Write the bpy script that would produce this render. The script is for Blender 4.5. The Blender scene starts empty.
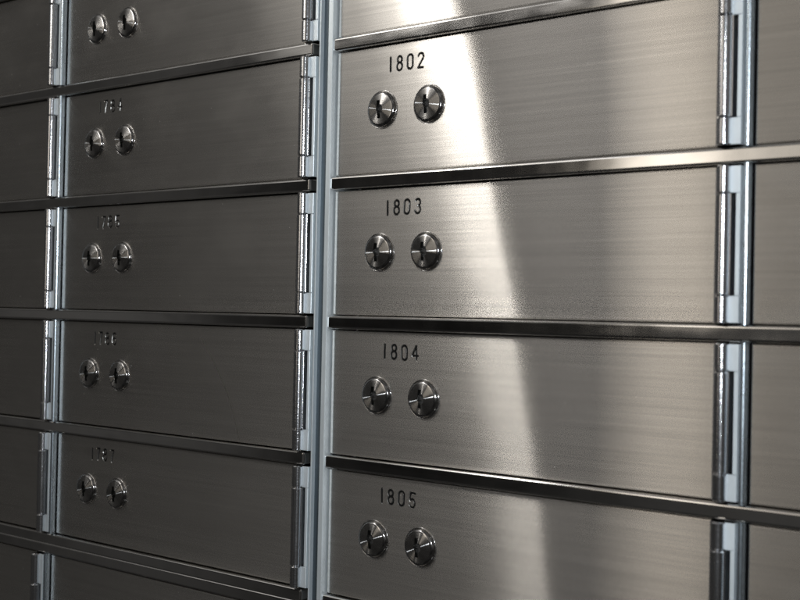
import bpy, bmesh, math, random
from mathutils import Vector, Matrix

random.seed(7)
S = 0.083                      # one row pitch in metres
C = bpy.context.scene.collection
sc = bpy.context.scene

# ---------------------------------------------------------------- layout (row pitches)
P, XH, GAP = 3.1554, 2.9388, 0.1183
L1, L2, LD = 0.4332, 0.8486, 0.261
ZT, ZB, ZL = 0.436, -0.454, -0.0114
COLX = {'Z': -P, 'A': 0.0, 'B': P + GAP, 'C': 2 * P + GAP}
LOWX, LOWZ, LOWH = -0.06, -4 + ZT - 0.092, 1.52      # lower cabinet: shift, top of its door, door height

# ---------------------------------------------------------------- helpers
def link(o, parent=None):
    C.objects.link(o)
    if parent:
        o.parent = parent
    return o

def obj(name, bm, mats, parent=None, smooth=False, scale=True):
    if scale:
        for v in bm.verts:
            v.co *= S
    me = bpy.data.meshes.new(name)
    bm.normal_update()
    bm.to_mesh(me)
    bm.free()
    for m in (mats if isinstance(mats, (list, tuple)) else [mats]):
        me.materials.append(m)
    if smooth:
        for p in me.polygons:
            p.use_smooth = True
    return link(bpy.data.objects.new(name, me), parent)

def add_box(bm, x0, x1, y0, y1, z0, z1, bev=0.0, seg=2):
    r = bmesh.ops.create_cube(bm, size=1)
    vs = r['verts']
    bmesh.ops.scale(bm, verts=vs, vec=(x1 - x0, y1 - y0, z1 - z0))
    bmesh.ops.translate(bm, verts=vs, vec=((x0 + x1) / 2, (y0 + y1) / 2, (z0 + z1) / 2))
    if bev:
        es = list({e for v in vs for e in v.link_edges})
        bmesh.ops.bevel(bm, geom=es, offset=bev, segments=seg, profile=0.5, affect='EDGES')

def add_lathe(bm, prof, n=64, cx=0, cz=0, caps=False):
    """profile of (radius, y) turned about the Y axis"""
    rings = []
    for r, y in prof:
        if r < 1e-6:
            rings.append([bm.verts.new((cx, y, cz))])
        else:
            rings.append([bm.verts.new((cx + r * math.cos(2 * math.pi * k / n), y, cz + r * math.sin(2 * math.pi * k / n))) for k in range(n)])
    for a, b in zip(rings, rings[1:]):
        for k in range(n):
            k2 = (k + 1) % n
            if len(a) == 1:
                bm.faces.new((a[0], b[k2], b[k]))
            elif len(b) == 1:
                bm.faces.new((a[k], a[k2], b[0]))
            else:
                bm.faces.new((a[k], a[k2], b[k2], b[k]))

def add_post(bm, cx, cy, z0, z1, r, n=32, ch=0.008):
    """round bar standing along Z with chamfered ends"""
    rings = []
    for rr, z in ((0, z0), (r - ch, z0), (r, z0 + ch), (r, z1 - ch), (r - ch, z1), (0, z1)):
        if rr == 0:
            rings.append([bm.verts.new((cx, cy, z))])
        else:
            rings.append([bm.verts.new((cx + rr * math.cos(2 * math.pi * k / n), cy + rr * math.sin(2 * math.pi * k / n), z)) for k in range(n)])
    for a, b in zip(rings, rings[1:]):
        for k in range(n):
            k2 = (k + 1) % n
            if len(a) == 1:
                bm.faces.new((a[0], b[k2], b[k]))
            elif len(b) == 1:
                bm.faces.new((a[k], a[k2], b[0]))
            else:
                bm.faces.new((a[k], a[k2], b[k2], b[k]))

def add_profile(bm, pts, z0, z1, cap=True):
    """closed outline in (x, y) drawn out along Z"""
    a = [bm.verts.new((x, y, z0)) for x, y in pts]
    b = [bm.verts.new((x, y, z1)) for x, y in pts]
    n = len(pts)
    for k in range(n):
        bm.faces.new((a[k], a[(k + 1) % n], b[(k + 1) % n], b[k]))
    if cap:
        bm.faces.new(a[::-1])
        bm.faces.new(b)

def boolean_cut(o, cutter, self_=True):
    md = o.modifiers.new('cut', 'BOOLEAN')
    md.operation = 'DIFFERENCE'
    md.object = cutter
    md.solver = 'EXACT'
    md.use_self = self_
    md.material_mode = 'INDEX'
    dg = bpy.context.evaluated_depsgraph_get()
    dg.update()
    me = bpy.data.meshes.new_from_object(o.evaluated_get(dg))
    o.modifiers.clear()
    old = o.data
    me.name = old.name
    o.data = me
    bpy.data.meshes.remove(old)
    cm = cutter.data
    bpy.data.objects.remove(cutter)
    bpy.data.meshes.remove(cm)

def brush_uv(o):
    me = o.data
    while me.uv_layers:
        me.uv_layers.remove(me.uv_layers[0])
    uv = me.uv_layers.new(name='brush')
    for lp in me.loops:
        c = me.vertices[lp.vertex_index].co
        uv.data[lp.index].uv = (c.x + 0.31 * c.y, c.z + 0.37 * c.y)

# ---------------------------------------------------------------- materials
def new_mat(name):
    m = bpy.data.materials.new(name)
    m.use_nodes = True
    nt = m.node_tree
    nt.nodes.clear()
    out = nt.nodes.new('ShaderNodeOutputMaterial')
    return m, nt, out

def N(nt, t, **kw):
    n = nt.nodes.new(t)
    for k, v in kw.items():
        if k in n.inputs.keys() if hasattr(n.inputs, 'keys') else False:
            n.inputs[k].default_value = v
        else:
            setattr(n, k, v)
    return n

def mapped(nt, scale, coord='Object', offset=True):
    tc = nt.nodes.new('ShaderNodeTexCoord')
    mp = nt.nodes.new('ShaderNodeMapping')
    mp.inputs['Scale'].default_value = scale
    nt.links.new(tc.outputs[coord], mp.inputs['Vector'])
    if offset:
        oi = nt.nodes.new('ShaderNodeObjectInfo')
        mu = nt.nodes.new('ShaderNodeMath'); mu.operation = 'MULTIPLY'; mu.inputs[1].default_value = 57.0
        nt.links.new(oi.outputs['Random'], mu.inputs[0])
        nt.links.new(mu.outputs[0], mp.inputs['Location'])
    return mp.outputs[0]

def noise(nt, vec, scale=1.0, detail=2.0, rough=0.5):
    n = nt.nodes.new('ShaderNodeTexNoise')
    n.inputs['Scale'].default_value = scale
    n.inputs['Detail'].default_value = detail
    n.inputs['Roughness'].default_value = rough
    nt.links.new(vec, n.inputs['Vector'])
    return n.outputs['Fac']

def mth(nt, op, a, b=None, c=None):
    n = nt.nodes.new('ShaderNodeMath'); n.operation = op
    for i, v in enumerate((a, b, c)):
        if v is None:
            continue
        if isinstance(v, (int, float)):
            n.inputs[i].default_value = v
        else:
            nt.links.new(v, n.inputs[i])
    return n.outputs[0]

BRUSH_R, BRUSH_A = 0.192, 0.91

def brushed_steel(name, base, rough, aniso, ax, az, radial=False, iso_mix=0.06):
    m, nt, out = new_mat(name)
    g = nt.nodes.new('ShaderNodeBsdfAnisotropic')
    g.distribution = 'GGX'
    g.inputs['Roughness'].default_value = rough
    g.inputs['Anisotropy'].default_value = aniso
    g.inputs['Rotation'].default_value = 0.0
    tg = nt.nodes.new('ShaderNodeTangent')
    if radial:
        tg.direction_type = 'RADIAL'; tg.axis = 'Y'
    else:
        tg.direction_type = 'UV_MAP'; tg.uv_map = 'brush'
    nt.links.new(tg.outputs[0], g.inputs['Tangent'])
    if not radial:
        fine = noise(nt, mapped(nt, (13, 20, 1500)), 1, 3, .6)
        mid = noise(nt, mapped(nt, (5, 9, 480)), 1, 2, .5)
        wide = noise(nt, mapped(nt, (7, 7, 16)), 1, 1, .5)
        # grooves of the grinding belt tip the surface a little
        dx = mth(nt, 'ADD', mth(nt, 'MULTIPLY', mth(nt, 'SUBTRACT', fine, .5), ax), mth(nt, 'MULTIPLY', mth(nt, 'SUBTRACT', mid, .5), ax * .7))
        dx = mth(nt, 'ADD', dx, mth(nt, 'MULTIPLY', mth(nt, 'SUBTRACT', wide, .5), .007))
        fine2 = noise(nt, mapped(nt, (40, 30, 3100)), 1.3, 2, .6)
        dz = mth(nt, 'MULTIPLY', mth(nt, 'SUBTRACT', fine2, .5), az)
        cmb = nt.nodes.new('ShaderNodeCombineXYZ')
        nt.links.new(dx, cmb.inputs[0]); nt.links.new(dz, cmb.inputs[2])
        geo = nt.nodes.new('ShaderNodeNewGeometry')
        add = nt.nodes.new('ShaderNodeVectorMath'); add.operation = 'ADD'
        nt.links.new(geo.outputs['Normal'], add.inputs[0]); nt.links.new(cmb.outputs[0], add.inputs[1])
        nrm = nt.nodes.new('ShaderNodeVectorMath'); nrm.operation = 'NORMALIZE'
        nt.links.new(add.outputs[0], nrm.inputs[0])
        nt.links.new(nrm.outputs[0], g.inputs['Normal'])
        k = mth(nt, 'ADD', mth(nt, 'MULTIPLY', fine, .34), mth(nt, 'MULTIPLY', mid, .30))
        k = mth(nt, 'ADD', k, .68)
        # a few specks of dust and tiny nicks
        sp = nt.nodes.new('ShaderNodeTexVoronoi'); sp.feature = 'F1'
        sp.inputs['Scale'].default_value = 1
        nt.links.new(mapped(nt, (130, 130, 130)), sp.inputs['Vector'])
        spot = mth(nt, 'LESS_THAN', sp.outputs['Distance'], .035)
        gate = mth(nt, 'GREATER_THAN', mth(nt, 'FRACT', mth(nt, 'MULTIPLY', sp.outputs['Color'], 7.3)), .72)
        spot = mth(nt, 'MULTIPLY', spot, gate)
    else:
        k = mth(nt, 'ADD', mth(nt, 'MULTIPLY', noise(nt, mapped(nt, (700, 700, 700)), 1, 2, .5), .2), .9)
        spot = None
    col = nt.nodes.new('ShaderNodeVectorMath'); col.operation = 'SCALE'
    col.inputs[0].default_value = base
    nt.links.new(k, col.inputs['Scale'])
    nt.links.new(col.outputs[0], g.inputs['Color'])
    iso = nt.nodes.new('ShaderNodeBsdfAnisotropic')
    iso.distribution = 'GGX'
    iso.inputs['Roughness'].default_value = .55
    iso.inputs['Color'].default_value = (*base, 1)
    mx = nt.nodes.new('ShaderNodeMixShader'); mx.inputs[0].default_value = iso_mix
    if not radial:
        smear = noise(nt, mapped(nt, (22, 22, 34)), 1, 4, .62)
        sm = nt.nodes.new('ShaderNodeMapRange')
        for kk, vv in zip(('From Min', 'From Max', 'To Min', 'To Max'), (.45, .75, iso_mix, iso_mix + .08)):
            sm.inputs[kk].default_value = vv
        nt.links.new(smear, sm.inputs['Value'])
        nt.links.new(sm.outputs[0], mx.inputs[0])
    nt.links.new(g.outputs[0], mx.inputs[1]); nt.links.new(iso.outputs[0], mx.inputs[2])
    last = mx.outputs[0]
    if spot is not None:
        df = nt.nodes.new('ShaderNodeBsdfDiffuse'); df.inputs['Color'].default_value = (.42, .40, .38, 1)
        m2 = nt.nodes.new('ShaderNodeMixShader')
        nt.links.new(mth(nt, 'MULTIPLY', spot, .6), m2.inputs[0]); nt.links.new(last, m2.inputs[1]); nt.links.new(df.outputs[0], m2.inputs[2])
        last = m2.outputs[0]
    nt.links.new(last, out.inputs[0])
    return m

def metal(name, base, rough, bump=0.0, bscale=(900, 900, 900), rvar=.08, cvar=.15, metallic=1.0, wave=0.0):
    m, nt, out = new_mat(name)
    b = nt.nodes.new('ShaderNodeBsdfPrincipled')
    b.inputs['Metallic'].default_value = metallic
    n = noise(nt, mapped(nt, bscale), 1, 3, .6)
    n2 = noise(nt, mapped(nt, (60, 60, 25)), 1, 3, .6)
    col = nt.nodes.new('ShaderNodeVectorMath'); col.operation = 'SCALE'
    col.inputs[0].default_value = base
    nt.links.new(mth(nt, 'ADD', mth(nt, 'MULTIPLY', n2, 2 * cvar), 1 - cvar), col.inputs['Scale'])
    nt.links.new(col.outputs[0], b.inputs['Base Color'])
    nt.links.new(mth(nt, 'ADD', mth(nt, 'MULTIPLY', n2, 2 * rvar), rough - rvar), b.inputs['Roughness'])
    if bump:
        bp = nt.nodes.new('ShaderNodeBump'); bp.inputs['Strength'].default_value = bump; bp.inputs['Distance'].default_value = .0004
        nt.links.new(n, bp.inputs['Height']); nt.links.new(bp.outputs[0], b.inputs['Normal'])
    if wave:
        wv = noise(nt, mapped(nt, (16, 24, 40)), 1, 2, .5)
        b2 = nt.nodes.new('ShaderNodeBump'); b2.inputs['Strength'].default_value = 1.0; b2.inputs['Distance'].default_value = wave
        nt.links.new(wv, b2.inputs['Height'])
        if bump:
            nt.links.new(bp.outputs[0], b2.inputs['Normal'])
        nt.links.new(b2.outputs[0], b.inputs['Normal'])
    nt.links.new(b.outputs[0], out.inputs[0])
    return m

STEEL = brushed_steel('brushed_steel', (.61, .588, .556), BRUSH_R, BRUSH_A, .003, .12)
TURNED = brushed_steel('turned_steel', (.44, .43, .415), .195, .87, 0, 0, radial=True, iso_mix=.03)
GROOVE = metal('cut_steel', (.40, .39, .37), .36, .25)
POLISHED = metal('polished_steel', (.66, .65, .64), .12, .06, rvar=.04, cvar=.05)
RIM = metal('lock_rim', (.36, .355, .35), .10, .05, rvar=.03, cvar=.05)  # steel coloured darker to carry the dark reflection round the lock edge
BARREL = metal('hinge_steel', (.62, .625, .64), .17, .20, (260, 260, 2300), rvar=.05, cvar=.1)
ZINC = metal('zinc_plate', (.74, .80, .83), .50, .15, (1100, 1100, 420), rvar=.08, cvar=.14, metallic=.62)
LIPZINC = metal('bright_zinc', (.64, .73, .80), .27, .15, (1100, 1100, 420), rvar=.05, cvar=.12)
SLATE = metal('dull_zinc', (.10, .12, .135), .50, .15, (700, 700, 200))
BAR = metal('bar_steel', (.60, .59, .575), .12, .02, (60, 400, 700), rvar=.04, cvar=.12, wave=.00045)
PAINT = metal('black_fill', (.006, .006, .006), .6, .3, metallic=0.0)
PAINT.node_tree.nodes['Principled BSDF'].inputs['Specular IOR Level'].default_value = .15
KEYDARK = metal('keyway_dark', (.004, .004, .0035), .45, .3, metallic=0.0)  # shade inside the shallow slot, put into the colour
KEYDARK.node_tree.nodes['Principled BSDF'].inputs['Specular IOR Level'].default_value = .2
BRASS = metal('brass', (.62, .47, .20), .30, .3)
BLACK = metal('gap_shade_steel', (.03, .03, .032), .55, .2)  # near-black colour holds the shade of the gaps between and behind the doors
SCRATCH = metal('scratch', (.75, .73, .70), .35, .2)

# ---------------------------------------------------------------- engraved digits (single stroke)
def arc(cx, cz, rx, rz, a0, a1, n):
    return [(cx + rx * math.cos(math.radians(a0 + (a1 - a0) * k / n)), cz + rz * math.sin(math.radians(a0 + (a1 - a0) * k / n))) for k in range(n + 1)]

W, H = .046, .098            # centre-line width and height of a digit
def digit(d):
    h, w = H / 2, W / 2
    if d == '1':
        return [([(0, -h), (0, h)], False)]
    if d == '0':
        return [(arc(0, h - w, w, w, 0, 180, 10) + arc(0, -h + w, w, w, 180, 360, 10), True)]
    if d == '8':
        rt, rb = w * .86, w
        zt = h - .0225
        zb_ = -h + .0275
        return [(arc(0, zt, rt, .0225, 0, 360, 16)[:-1], True), (arc(0, zb_, rb, .0275, 0, 360, 16)[:-1], True)]
    if d == '7':
        return [([(-w, h), (w, h)], False), ([(w, h), (w * .25, 0), (-w * .2, -h)], False)]
    if d == '2':
        return [(arc(0, h - w, w, w, 170, -25, 9) + [(-w * .9, -h)], False), ([(-w * .9, -h), (w, -h)], False)]
    if d == '3':
        return [(arc(0, h - .022, w * .9, .022, 160, -90, 10), False), (arc(0, -h + .027, w, .027, 90, -165, 11), False)]
    if d == '4':
        return [([(w * 1.1, -h * .38), (-w * 1.1, -h * .38)], False), ([(-w * 1.1, -h * .38), (w * .45, h)], False), ([(w * .45, h), (w * .45, -h)], False)]
    if d == '5':
        return [([(w, h), (-w * .8, h)], False), ([(-w * .8, h), (-w * .9, h * .14)], False), (arc(0, -h + .029, w, .029, 150, -160, 13), False)]
    if d == '6':
        return [(arc(0, h - w, w, w, 25, 180, 7) + [(-w, -h + .028)], False), (arc(0, -h + .028, w, .028, 0, 360, 16)[:-1], True)]
    return []

def tube(bm, pts, closed, r, n=8, mat=1):
    """capsule-ended tube in the plane y=0"""
    P3 = [Vector((x, 0, z)) for x, z in pts]
    m = len(P3)
    rings = []
    ring_at = lambda c, t, rr: [bm.verts.new(c + rr * (math.cos(2 * math.pi * k / n + .2) * Vector((t.z, 0, -t.x)) + math.sin(2 * math.pi * k / n + .2) * Vector((0, 1, 0)))) for k in range(n)]
    tang = []
    for i in range(m):
        a = P3[(i - 1) % m] if (closed or i > 0) else P3[i]
        b = P3[(i + 1) % m] if (closed or i < m - 1) else P3[i]
        tang.append((b - a).normalized())
    if not closed:
        rings.append(ring_at(P3[0] - tang[0] * r * .85, tang[0], r * .5))
    for i in range(m):
        rings.append(ring_at(P3[i], tang[i], r))
    if not closed:
        rings.append(ring_at(P3[-1] + tang[-1] * r * .85, tang[-1], r * .5))
    faces = []
    pairs = list(zip(rings, rings[1:])) + ([(rings[-1], rings[0])] if closed else [])
    for a, b in pairs:
        for k in range(n):
            faces.append(bm.faces.new((a[k], a[(k + 1) % n], b[(k + 1) % n], b[k])))
    if not closed:
        faces.append(bm.faces.new(rings[0][::-1])); faces.append(bm.faces.new(rings[-1]))
    for f in faces:
        f.material_index = mat

def ribbon(bm, pts, closed, w, y):
    P3 = [Vector((x, y, z)) for x, z in pts]
    m = len(P3)
    prs = []
    for i in range(m):
        a = P3[(i - 1) % m] if (closed or i > 0) else P3[i]
        b = P3[(i + 1) % m] if (closed or i < m - 1) else P3[i]
        t = (b - a).normalized()
        nn = Vector((t.z, 0, -t.x))
        prs.append((bm.verts.new(P3[i] + nn * w), bm.verts.new(P3[i] - nn * w)))
    for (a, b), (c, d) in list(zip(prs, prs[1:])) + ([(prs[-1], prs[0])] if closed else []):
        bm.faces.new((a, b, d, c))

def number_strokes(txt, cx, cz, rng):
    adv = {'1': .034, '7': .058, '4': .062}
    ws = [adv.get(c, .060) for c in txt]
    gap = .034
    tot = sum(ws) + gap * (len(txt) - 1)
    x = cx - tot / 2
    res = []
    for c, w in zip(txt, ws):
        ox, oz, ang = x + w / 2 + rng.uniform(-.003, .003), cz + rng.uniform(-.003, .003), rng.uniform(-.04, .04)
        ca, sa = math.cos(ang), math.sin(ang)
        for pts, cl in digit(c):
            res.append(([(ox + px * ca - pz * sa, oz + px * sa + pz * ca) for px, pz in pts], cl))
        x += w + gap
    return res

# ---------------------------------------------------------------- the parts of one deposit box
TH = .070                      # door thickness
def door_bm(x1=XH, h=ZT - ZB):
    bm = bmesh.new()
    add_box(bm, 0, x1, 0, TH, 0, h)
    es = [e for e in bm.edges if sum(v.co.y < 1e-6 for v in e.verts) == 2]
    bmesh.ops.bevel(bm, geom=es, offset=.0105, segments=3, profile=.5, affect='EDGES')
    return bm

def make_door(parent, h=ZT - ZB, number=None):
    o = obj('door', door_bm(h=h), [STEEL, GROOVE], parent)
    if number:
        rng = random.Random(int(number))
        st = number_strokes(number, (L1 + L2) / 2, .297 - ZB, rng)
        rr = .0094
        for part in st:                      # one groove after another, so crossing strokes stay clean
            cb = bmesh.new()
            tube(cb, part[0], part[1], rr)
            bmesh.ops.recalc_face_normals(cb, faces=cb.faces)
            full = o.data.copy()
            for mode in (False, True):
                tool = obj('groove_tool', cb.copy(), [STEEL, GROOVE])
                boolean_cut(o, tool, mode)
                if min((v.co.x for v in o.data.vertices), default=9) < .001:
                    break
                o.data = full.copy()
                print('retry', number)
            cb.free()
        nb = bmesh.new()
        for k, (pts, cl) in enumerate(st):
            ribbon(nb, pts, cl, rr * .80, rr * (.50 + .02 * k))
        n = obj('number', nb, PAINT, o)
    brush_uv(o)
    return o

def make_lock(parent, x, z):
    r = LD / 2
    bm = bmesh.new()
    prof = [(0, -.034)] + [(r * .80 * k / 6, -.034 + .008 * (k / 6) ** 2) for k in range(1, 7)]
    prof += [(r * .86, -.0235), (r * .91, -.0190), (r * .95, -.0125), (r * .965, -.006), (r * .965, .02)]
    add_lathe(bm, prof, 72)
    back = bm.verts.new((0, .02, 0))
    ring = [v for v in bm.verts if abs(v.co.y - .02) < 1e-6 and v is not back]
    ring.sort(key=lambda v: math.atan2(v.co.z, v.co.x))
    for k in range(len(ring)):
        bm.faces.new((ring[k], ring[(k + 1) % len(ring)], back))
    bmesh.ops.recalc_face_normals(bm, faces=bm.faces)
    for f in bm.faces:
        c = f.calc_center_median()
        if math.hypot(c.x, c.z) > r * .80:
            f.material_index = 1
    o = obj('lock', bm, [TURNED, RIM, KEYDARK], parent)
    # the keyway: a stepped slot
    kb = bmesh.new()
    out = [(-.022, .060), (.002, .060), (.002, .034), (.016, .026), (.023, .004), (.020, -.020), (.007, -.030), (.007, -.062), (-.017, -.062), (-.017, -.014), (-.026, -.006), (-.026, .020), (-.022, .026)]
    out = [(px * 1.2, pz * 1.06) for px, pz in out]
    a = [kb.verts.new((px, -.08, pz)) for px, pz in out]
    b = [kb.verts.new((px, .017, pz)) for px, pz in out]
    for k in range(len(out)):
        kb.faces.new((a[k], a[(k + 1) % len(out)], b[(k + 1) % len(out)], b[k]))
    kb.faces.new(a[::-1]); kb.faces.new(b)
    bmesh.ops.recalc_face_normals(kb, faces=kb.faces)
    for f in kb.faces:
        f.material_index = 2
    boolean_cut(o, obj('slot_tool', kb, [TURNED, RIM, KEYDARK]), False)
    for p in o.data.polygons:
        p.use_smooth = p.material_index != 2
    o.data.set_sharp_from_angle(angle=math.radians(22))
    wf = bmesh.new()
    for k in range(4):
        z0 = -.040 + k * .021
        add_box(wf, .006, .013, -.004 + .006 * (k % 2), .0165, z0 + .003, z0 + .011, .002, 1)
    obj('keyway', wf, BRASS, o)
    cb = bmesh.new()
    add_lathe(cb, [(r * .985, .004), (r * .985, -.002), (r * 1.0, -.0045), (r * 1.02, -.0045), (r * 1.035, -.002), (r * 1.035, .004)], 72)
    bmesh.ops.recalc_face_normals(cb, faces=cb.faces)
    obj('collar', cb, POLISHED, o, smooth=True)
    o.location = (x * S, 0, z * S)
    return o

PR = -.028                      # hinges, uprights and joint stand this far in front of the doors
BX, BY, BR = XH + .058, -.016 + PR, .041       # axis and radius of the hinge barrel
def make_hinge(parent, h=ZT - ZB, frac=.178):
    k = h * frac
    bm = bmesh.new()
    add_post(bm, BX, BY, k + .0015, h - k - .0015, BR)
    # sheet of the moving leaf folding back beside the barrel and under the door edge
    add_box(bm, BX + BR - .008, BX + BR + .007, BY - .004, .11, k + .003, h - k - .003, .002, 1)
    add_box(bm, XH + .002, BX, BY + .028, BY + .042, k + .003, h - k - .003)
    o = obj('hinge', bm, BARREL, parent, smooth=True)
    o.data.set_sharp_from_angle(angle=math.radians(30))
    for z0, z1 in ((0.0, k - .0015), (h - k + .0015, h)):
        kb = bmesh.new()
        add_post(kb, BX, BY, z0, z1, BR - .001)
        kn = obj('knuckle', kb, BARREL, o, smooth=True)
        kn.data.set_sharp_from_angle(angle=math.radians(30))
    # fixed leaf: zinc plate, slotted beside the moving knuckle
    lb = bmesh.new()
    xa, xs, xb = BX + .012, BX + .068, BX + .094
    y0, y1 = -.004 + PR, .014 + PR
    def lp(x0, x1, z0, z1):
        add_box(lb, x0, x1, y0, y1, z0, z1, .0025, 1)
    lp(xa, xb, .004, k - .002)
    lp(xa, xb, h - k + .002, h - .004)
    lp(xs, xb, k - .0005, h - k + .0005)
    add_box(lb, xb - .014, xb, y1, .12, .004, h - .004)
    obj('leaf', lb, ZINC, o)
    return o

GROUP = 'numbered safe deposit boxes in the cabinets'
def make_box(label, number=None, h=ZT - ZB, locks=True, group=GROUP):
    e = bpy.data.objects.new('safe_deposit_box', None)
    link(e)
    e.empty_display_size = .02
    e['category'] = 'deposit box'
    e['group'] = group
    if label:
        e['label'] = label
    make_door(e, h, number)
    if locks:
        zc = (ZL - ZB) if h < 1 else h / 2
        make_lock(e, L1, zc)
    make_hinge(e, h)
    return e

def dup(o, parent=None):
    c = o.copy()
    C.objects.link(c)
    if parent:
        c.parent = parent
    for ch in o.children:
        dup(ch, c)
    return c

# prototypes ---------------------------------------------------------
proto = make_box(None)
lock0 = [c for c in proto.children if c.name.startswith('lock')][0]
l2 = dup(lock0, proto)
l2.location = (L2 * S, 0, (ZL - ZB) * S)
tall = make_box(None, None, LOWH, False)
for x in (L1, L2):
    l = dup(lock0, tall)
    l.location = (x * S, 0, LOWH / 2 * S)

def finish(e, col, z, label, shift=0.0):
    e.location = ((COLX[col] + shift) * S, 0, z * S)
    e['label'] = label
    r = random.Random(col + str(round(z, 2)))
    tilt = r.uniform(-.003, .003)
    if col == 'B':
        tilt = {-1: -.001, 0: -.004, 1: -.001, 2: .004, 3: .001}[round(ZB - z)]
    e.rotation_euler = (r.uniform(-.002, .002), 0, tilt)
    for c in e.children:
        if c.name.startswith('lock'):
            c.rotation_euler = (r.uniform(-.012, .012), r.uniform(-.035, .035), r.uniform(-.012, .005))

def numbered(txt, col, row, label):
    e = dup(proto)
    old = [c for c in e.children if c.name.startswith('door')][0]
    bpy.data.objects.remove(old)
    make_door(e, ZT - ZB, txt)
    finish(e, col, -row + ZB, label)
    return e

for k in range(4):
    numbered(str(1784 + k), 'A', k, 'brushed steel deposit box with two locks, stamped %d' % (1784 + k))
    numbered(str(1802 + k), 'B', k, 'brushed steel deposit box with two locks, stamped %d' % (1802 + k))
pos_words = {'Z': ('dark steel deposit box left of the hinge beside', 'A'), 'C': ('grey steel deposit box right of the hinge of box', 'B')}
first = True
def place(col, row, label):
    global first
    e = proto if first else dup(proto)
    first = False
    finish(e, col, -row + ZB, label)
place('A', -1, 'brushed steel deposit box above 1784, cropped by the top edge, only its locks showing')
place('B', -1, 'bright brushed steel deposit box directly above 1802, only its lower strip showing')
place('Z', -1, 'dark steel deposit box in the far left column, level with the box above 1784')
place('C', -1, 'grey steel deposit box in the far right column, level with the box above 1802')
for k in range(4):
    place('Z', k, 'dark steel deposit box in the far left column, beside box %d' % (1784 + k))
    place('C', k, 'grey steel deposit box in the far right column, beside box %d' % (1802 + k))
low = {'Z': 'tall dark deposit box at the lower left corner under the double crossbar',
       'A': 'tall dark deposit box under box 1787, below the double crossbar'}
for i, (c, lab) in enumerate(low.items()):
    e = tall if i == 0 else dup(tall)
    finish(e, c, LOWZ - LOWH, lab, LOWX)

# a long hairline scratch on the door stamped 1786
for o in list(bpy.data.objects):
    if o.parent and o.parent.get('label', '').endswith('stamped 1786') and o.name.startswith('door'):
        sb = bmesh.new()
        pts = [(1.86 + .46 * t + .07 * math.sin(t * 3.0), .80 - .78 * t) for t in [k / 14 for k in range(15)]]
        ribbon(sb, pts, False, .0014, -.0012)
        obj('scratch', sb, SCRATCH, o)

# ---------------------------------------------------------------- cabinets that hold the boxes
def cabinet(label, x0, x1, zrows, cols, shift=0.0, rise=0.0, drop=0.0):
    e = bpy.data.objects.new('deposit_box_cabinet', None)
    link(e)
    e.empty_display_size = .05
    e.location = ((x0 + shift) * S, 0, zrows[-1][0] * S)
    e['label'] = label
    e['category'] = 'cabinet'
    e['group'] = 'steel cabinets holding the deposit boxes'
    ox, oz = x0, zrows[-1][0]
    za, zb_ = zrows[-1][0], zrows[0][1]
    bm = bmesh.new()
    add_box(bm, 0, x1 - x0, .34, .36, za - oz - drop, zb_ - oz + rise)
    obj('back_panel', bm, BLACK, e)
    for z0, z1 in zrows:
        bm = bmesh.new()
        add_box(bm, .0, x1 - x0, -.034, .30, z0 - oz, z1 - oz, .016, 4)
        obj('crossbar', bm, BAR, e)
    # uprights: the edge of a zinc plate standing proud beside each hinge
    for cx in cols:
        for (z0, z1) in [(b[1], a[0]) for a, b in zip(zrows, zrows[1:])]:
            bm = bmesh.new()
            xc, w = cx + XH + .190 - ox, .019
            pts = [(xc - w, -.006)] + [(xc - w * math.cos(t), -.036 - .018 * math.sin(t)) for t in [math.pi * k / 12 for k in range(13)]] + [(xc + w, -.006)]
            add_profile(bm, pts[::-1], z0 - oz + .001, z1 - oz - .001)
            bmesh.ops.recalc_face_normals(bm, faces=bm.faces)
            u = obj('upright', bm, LIPZINC, e, smooth=True)
            u.data.set_sharp_from_angle(angle=math.radians(40))
            bm = bmesh.new()
            add_box(bm, xc - w + .004, xc + w - .003, -.007, .28, z0 - oz + .0015, z1 - oz - .0015)
            obj('web', bm, BLACK, u)  # deep part of the upright, coloured black as the shade in the gap
    return e

BARH = .095
def bar(zc):
    return (zc - BARH / 2, zc + BARH / 2)
mid = (ZB + ZT - 1) / 2                 # centre of the gap under row 0
rows = [bar(mid + 2)] + [bar(mid + 1 - k) for k in range(5)]
cabinet('left upper cabinet holding the boxes 1784 to 1787, dark polished crossbars', -P - .06, XH + .115, rows, [-P], rise=1.5)
cabinet('right cabinet holding the boxes 1802 to 1805, bright polished crossbars', P + GAP - .045, 3 * P + GAP - .05, rows, [P + GAP], rise=1.5, drop=1.8)
low_rows = [bar(LOWZ + .012 + BARH / 2), bar(LOWZ - LOWH - .012 - BARH / 2)]
cabinet('lower left cabinet under the double crossbar below box 1787', -P - .06, XH + .115, low_rows, [-P], LOWX)

# zinc joint between the two upper cabinets
def joint():
    e = bpy.data.objects.new('joint_strip', None)
    link(e)
    e.empty_display_size = .03
    z0, z1 = rows[-1][0] - .01, rows[0][1]
    e.location = ((XH + .16) * S, 0, z0 * S)
    e['label'] = 'tall pale blue zinc joint strip between boxes 1784 to 1787 and boxes 1802 to 1805'
    e['category'] = 'metal strip'
    h = z1 - z0
    ox = XH + .16 - .014
    bm = bmesh.new()
    add_box(bm, .036, .1205, .0, .010, 0, h)
    obj('filler', bm, SLATE, e)
    bm = bmesh.new()
    add_box(bm, .024, .0365, -.036, .28, 0, h, .003, 2)
    obj('lip', bm, ZINC, e)
    bm = bmesh.new()
    add_box(bm, .120, .164, -.046, .28, 0, h, .004, 2)
    obj('flange', bm, ZINC, e)
joint()

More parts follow.
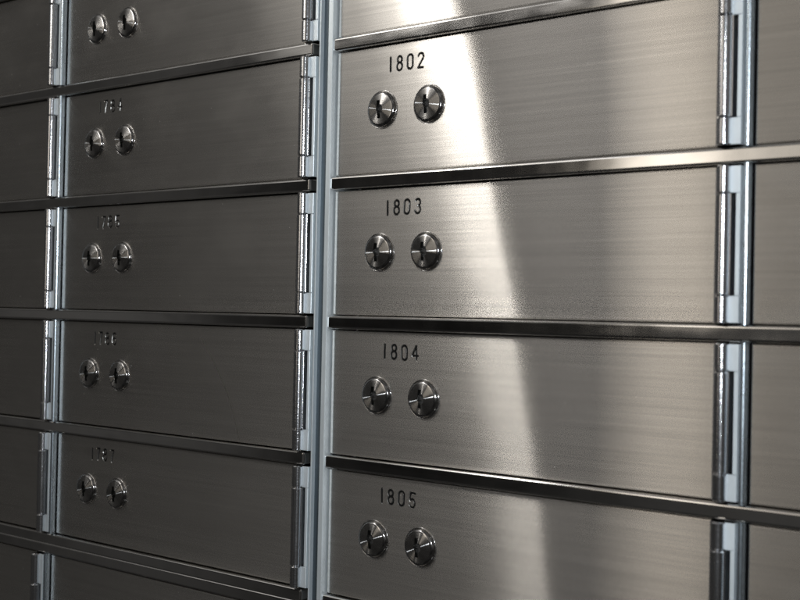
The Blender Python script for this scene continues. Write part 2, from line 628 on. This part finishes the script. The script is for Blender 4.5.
# ---------------------------------------------------------------- lamps
def area(name, loc, target, sx, sy, radiance, color, ramp=None):
    L = bpy.data.lights.new(name, 'AREA')
    L.shape = 'RECTANGLE'
    L.size, L.size_y = sx * S, sy * S
    L.energy = radiance * math.pi * (sx * S) * (sy * S)
    L.color = color
    if ramp:
        L.use_nodes = True
        nt = L.node_tree
        em = [n for n in nt.nodes if n.type == 'EMISSION'][0]
        geo = nt.nodes.new('ShaderNodeNewGeometry')
        sep = nt.nodes.new('ShaderNodeSeparateXYZ')
        nt.links.new(geo.outputs['Parametric'], sep.inputs[0])
        cr = nt.nodes.new('ShaderNodeValToRGB')
        while len(cr.color_ramp.elements) > 1:
            cr.color_ramp.elements.remove(cr.color_ramp.elements[0])
        for i, (p, v) in enumerate(ramp):
            el = cr.color_ramp.elements[0] if i == 0 else cr.color_ramp.elements.new(p)
            el.position = p
            el.color = (v, v, v, 1) if not isinstance(v, tuple) else (*v, 1)
        nt.links.new(sep.outputs[RAMP_AXIS], cr.inputs[0])
        nt.links.new(cr.outputs[0], em.inputs['Color'])
    o = bpy.data.objects.new(name, L)
    link(o)
    o.location = Vector(loc) * S
    d = (Vector(target) - Vector(loc)).normalized()
    o.rotation_euler = d.to_track_quat('-Z', 'Y').to_euler()
    return o
RAMP_AXIS = 0
CEIL_RAMP = [(0, .95), (.15, .88), (.28, .32), (.46, .11), (.75, .04), (1, 0)]

yaw, pitch, roll = 0.6846, 0.0111, -0.0208
CAM = Vector((9.1616, -6.4444, -1.4351))
# long ceiling fixture up on the left; its right-hand edge runs from E0 to E1
ref = Vector((4.97, 0, -1.43))
E0, E1 = Vector((.70, -4.90, 2.4)), Vector((-3.9, -6.2, 10.7))
lw = 2.6
ly = (E1 - E0).normalized()
ln = (ref - (E0 + E1) / 2); ln = (ln - ly * ln.dot(ly)).normalized()   # the way it faces
lx = ly.cross(-ln).normalized() * -1
lx = -lx if lx.x > 0 else lx                                            # away from the edge, to the left
o = area('ceiling_lamp', (0, 0, 0), (0, -1, 0), lw, (E1 - E0).length, 13.5, (1.0, .96, .90), CEIL_RAMP)
zx = -ln
yx = zx.cross(lx)
MM = Matrix(((lx.x, yx.x, zx.x), (lx.y, yx.y, zx.y), (lx.z, yx.z, zx.z))).to_4x4()
MM.translation = ((E0 + E1) / 2 + lx * lw / 2) * S
o.matrix_world = MM
# the lit far side of the aisle
area('room_light', (.55, -13, 2.6), (.55, 0, 2.6), 4.9, 7.0, 2.3, (1.0, .91, .79), [(0, .26), (.11, .66), (.20, 1), (.35, .95), (.47, .48), (.60, .32), (1, .22)])
area('room_light_high', (-4.2, -13, 8.2), (-4.2, 0, 8.2), 4.6, 6.0, 1.4, (1.0, .96, .92), [(0, .35), (.3, 1), (1, 1)])
# camera flash
fl = CAM + Vector((-.1, .1, 1.1))
area('flash', fl, (3.5, 0, -1.5), .8, .55, 330.0, (.90, .95, 1.0))

# ---------------------------------------------------------------- world: a dim room
wd = bpy.data.worlds.new('World')
sc.world = wd
wd.use_nodes = True
nt = wd.node_tree
bg = nt.nodes['Background']
tc = nt.nodes.new('ShaderNodeTexCoord')
sx = nt.nodes.new('ShaderNodeSeparateXYZ')
nt.links.new(tc.outputs['Generated'], sx.inputs[0])
blob = noise(nt, tc.outputs['Generated'], 3.2, 2, .5)
rise = nt.nodes.new('ShaderNodeMapRange'); rise.interpolation_type = 'SMOOTHSTEP'
for k, v in zip(('From Min', 'From Max', 'To Min', 'To Max'), (-.30, .70, .021, .150)):
    rise.inputs[k].default_value = v
nt.links.new(sx.outputs[2], rise.inputs['Value'])
patch = nt.nodes.new('ShaderNodeMapRange'); patch.interpolation_type = 'SMOOTHSTEP'
for k, v in zip(('From Min', 'From Max', 'To Min', 'To Max'), (.38, .66, .45, 1.9)):
    patch.inputs[k].default_value = v
nt.links.new(blob, patch.inputs['Value'])
cw = nt.nodes.new('ShaderNodeVectorMath'); cw.operation = 'SCALE'
cw.inputs[0].default_value = (1.0, .975, .94)
dk = nt.nodes.new('ShaderNodeVectorMath'); dk.operation = 'DOT_PRODUCT'
dd = Vector((math.sin(math.radians(-37)), -math.cos(math.radians(-37)), .06)).normalized()
dk.inputs[1].default_value = dd
nt.links.new(tc.outputs['Generated'], dk.inputs[0])
door = nt.nodes.new('ShaderNodeMapRange'); door.interpolation_type = 'SMOOTHSTEP'  # made-up dark patch in the surroundings, added to darken the crossbar reflections
for k, v in zip(('From Min', 'From Max', 'To Min', 'To Max'), (.970, .990, 1.0, .22)):
    door.inputs[k].default_value = v
nt.links.new(dk.outputs['Value'], door.inputs['Value'])
g2 = nt.nodes.new('ShaderNodeVectorMath'); g2.operation = 'DOT_PRODUCT'
a2, e2 = math.radians(-46), math.radians(33)
g2.inputs[1].default_value = (math.sin(a2) * math.cos(e2), -math.cos(a2) * math.cos(e2), math.sin(e2))
nt.links.new(tc.outputs['Generated'], g2.inputs[0])
glow = nt.nodes.new('ShaderNodeMapRange'); glow.interpolation_type = 'SMOOTHSTEP'  # bright patch added to the surroundings to put a sheen on the left doors
for k, v in zip(('From Min', 'From Max', 'To Min', 'To Max'), (.955, 1.0, 0.0, .42)):
    glow.inputs[k].default_value = v
nt.links.new(g2.outputs['Value'], glow.inputs['Value'])
tot = mth(nt, 'ADD', mth(nt, 'MULTIPLY', mth(nt, 'MULTIPLY', rise.outputs[0], patch.outputs[0]), door.outputs[0]), glow.outputs[0])
nt.links.new(tot, cw.inputs['Scale'])
nt.links.new(cw.outputs[0], bg.inputs[0])
bg.inputs[1].default_value = 1.0

# ---------------------------------------------------------------- camera
Rz = Matrix.Rotation(yaw, 3, 'Z'); Rx = Matrix.Rotation(pitch, 3, 'X'); Ry = Matrix.Rotation(roll, 3, 'Y')
R = Rz @ Rx @ Ry
right, fwd, up = R.col[0], R.col[1], R.col[2]
cd = bpy.data.cameras.new('camera')
cam = bpy.data.objects.new('camera', cd)
link(cam)
M = Matrix(((right.x, up.x, -fwd.x), (right.y, up.y, -fwd.y), (right.z, up.z, -fwd.z))).to_4x4()
M.translation = CAM * S
cam.matrix_world = M
cd.sensor_width = 36
cd.lens = 1208.336 / 800 * 36
cd.clip_start, cd.clip_end = .01, 50
cd.dof.use_dof = True
cd.dof.focus_distance = 9.0 * S
cd.dof.aperture_fstop = 13.0
sc.camera = cam

sc.view_settings.view_transform = 'Standard'
sc.view_settings.look = 'None'
sc.view_settings.exposure = 0
sc.view_settings.gamma = 1
sc.cycles.max_bounces = 8
sc.cycles.glossy_bounces = 6
sc.cycles.sample_clamp_indirect = 1.5
sc.cycles.use_denoising = True
sc.cycles.denoiser = 'OPENIMAGEDENOISE'
sc.cycles.denoising_input_passes = 'RGB_ALBEDO_NORMAL'
sc.cycles.denoising_prefilter = 'FAST'
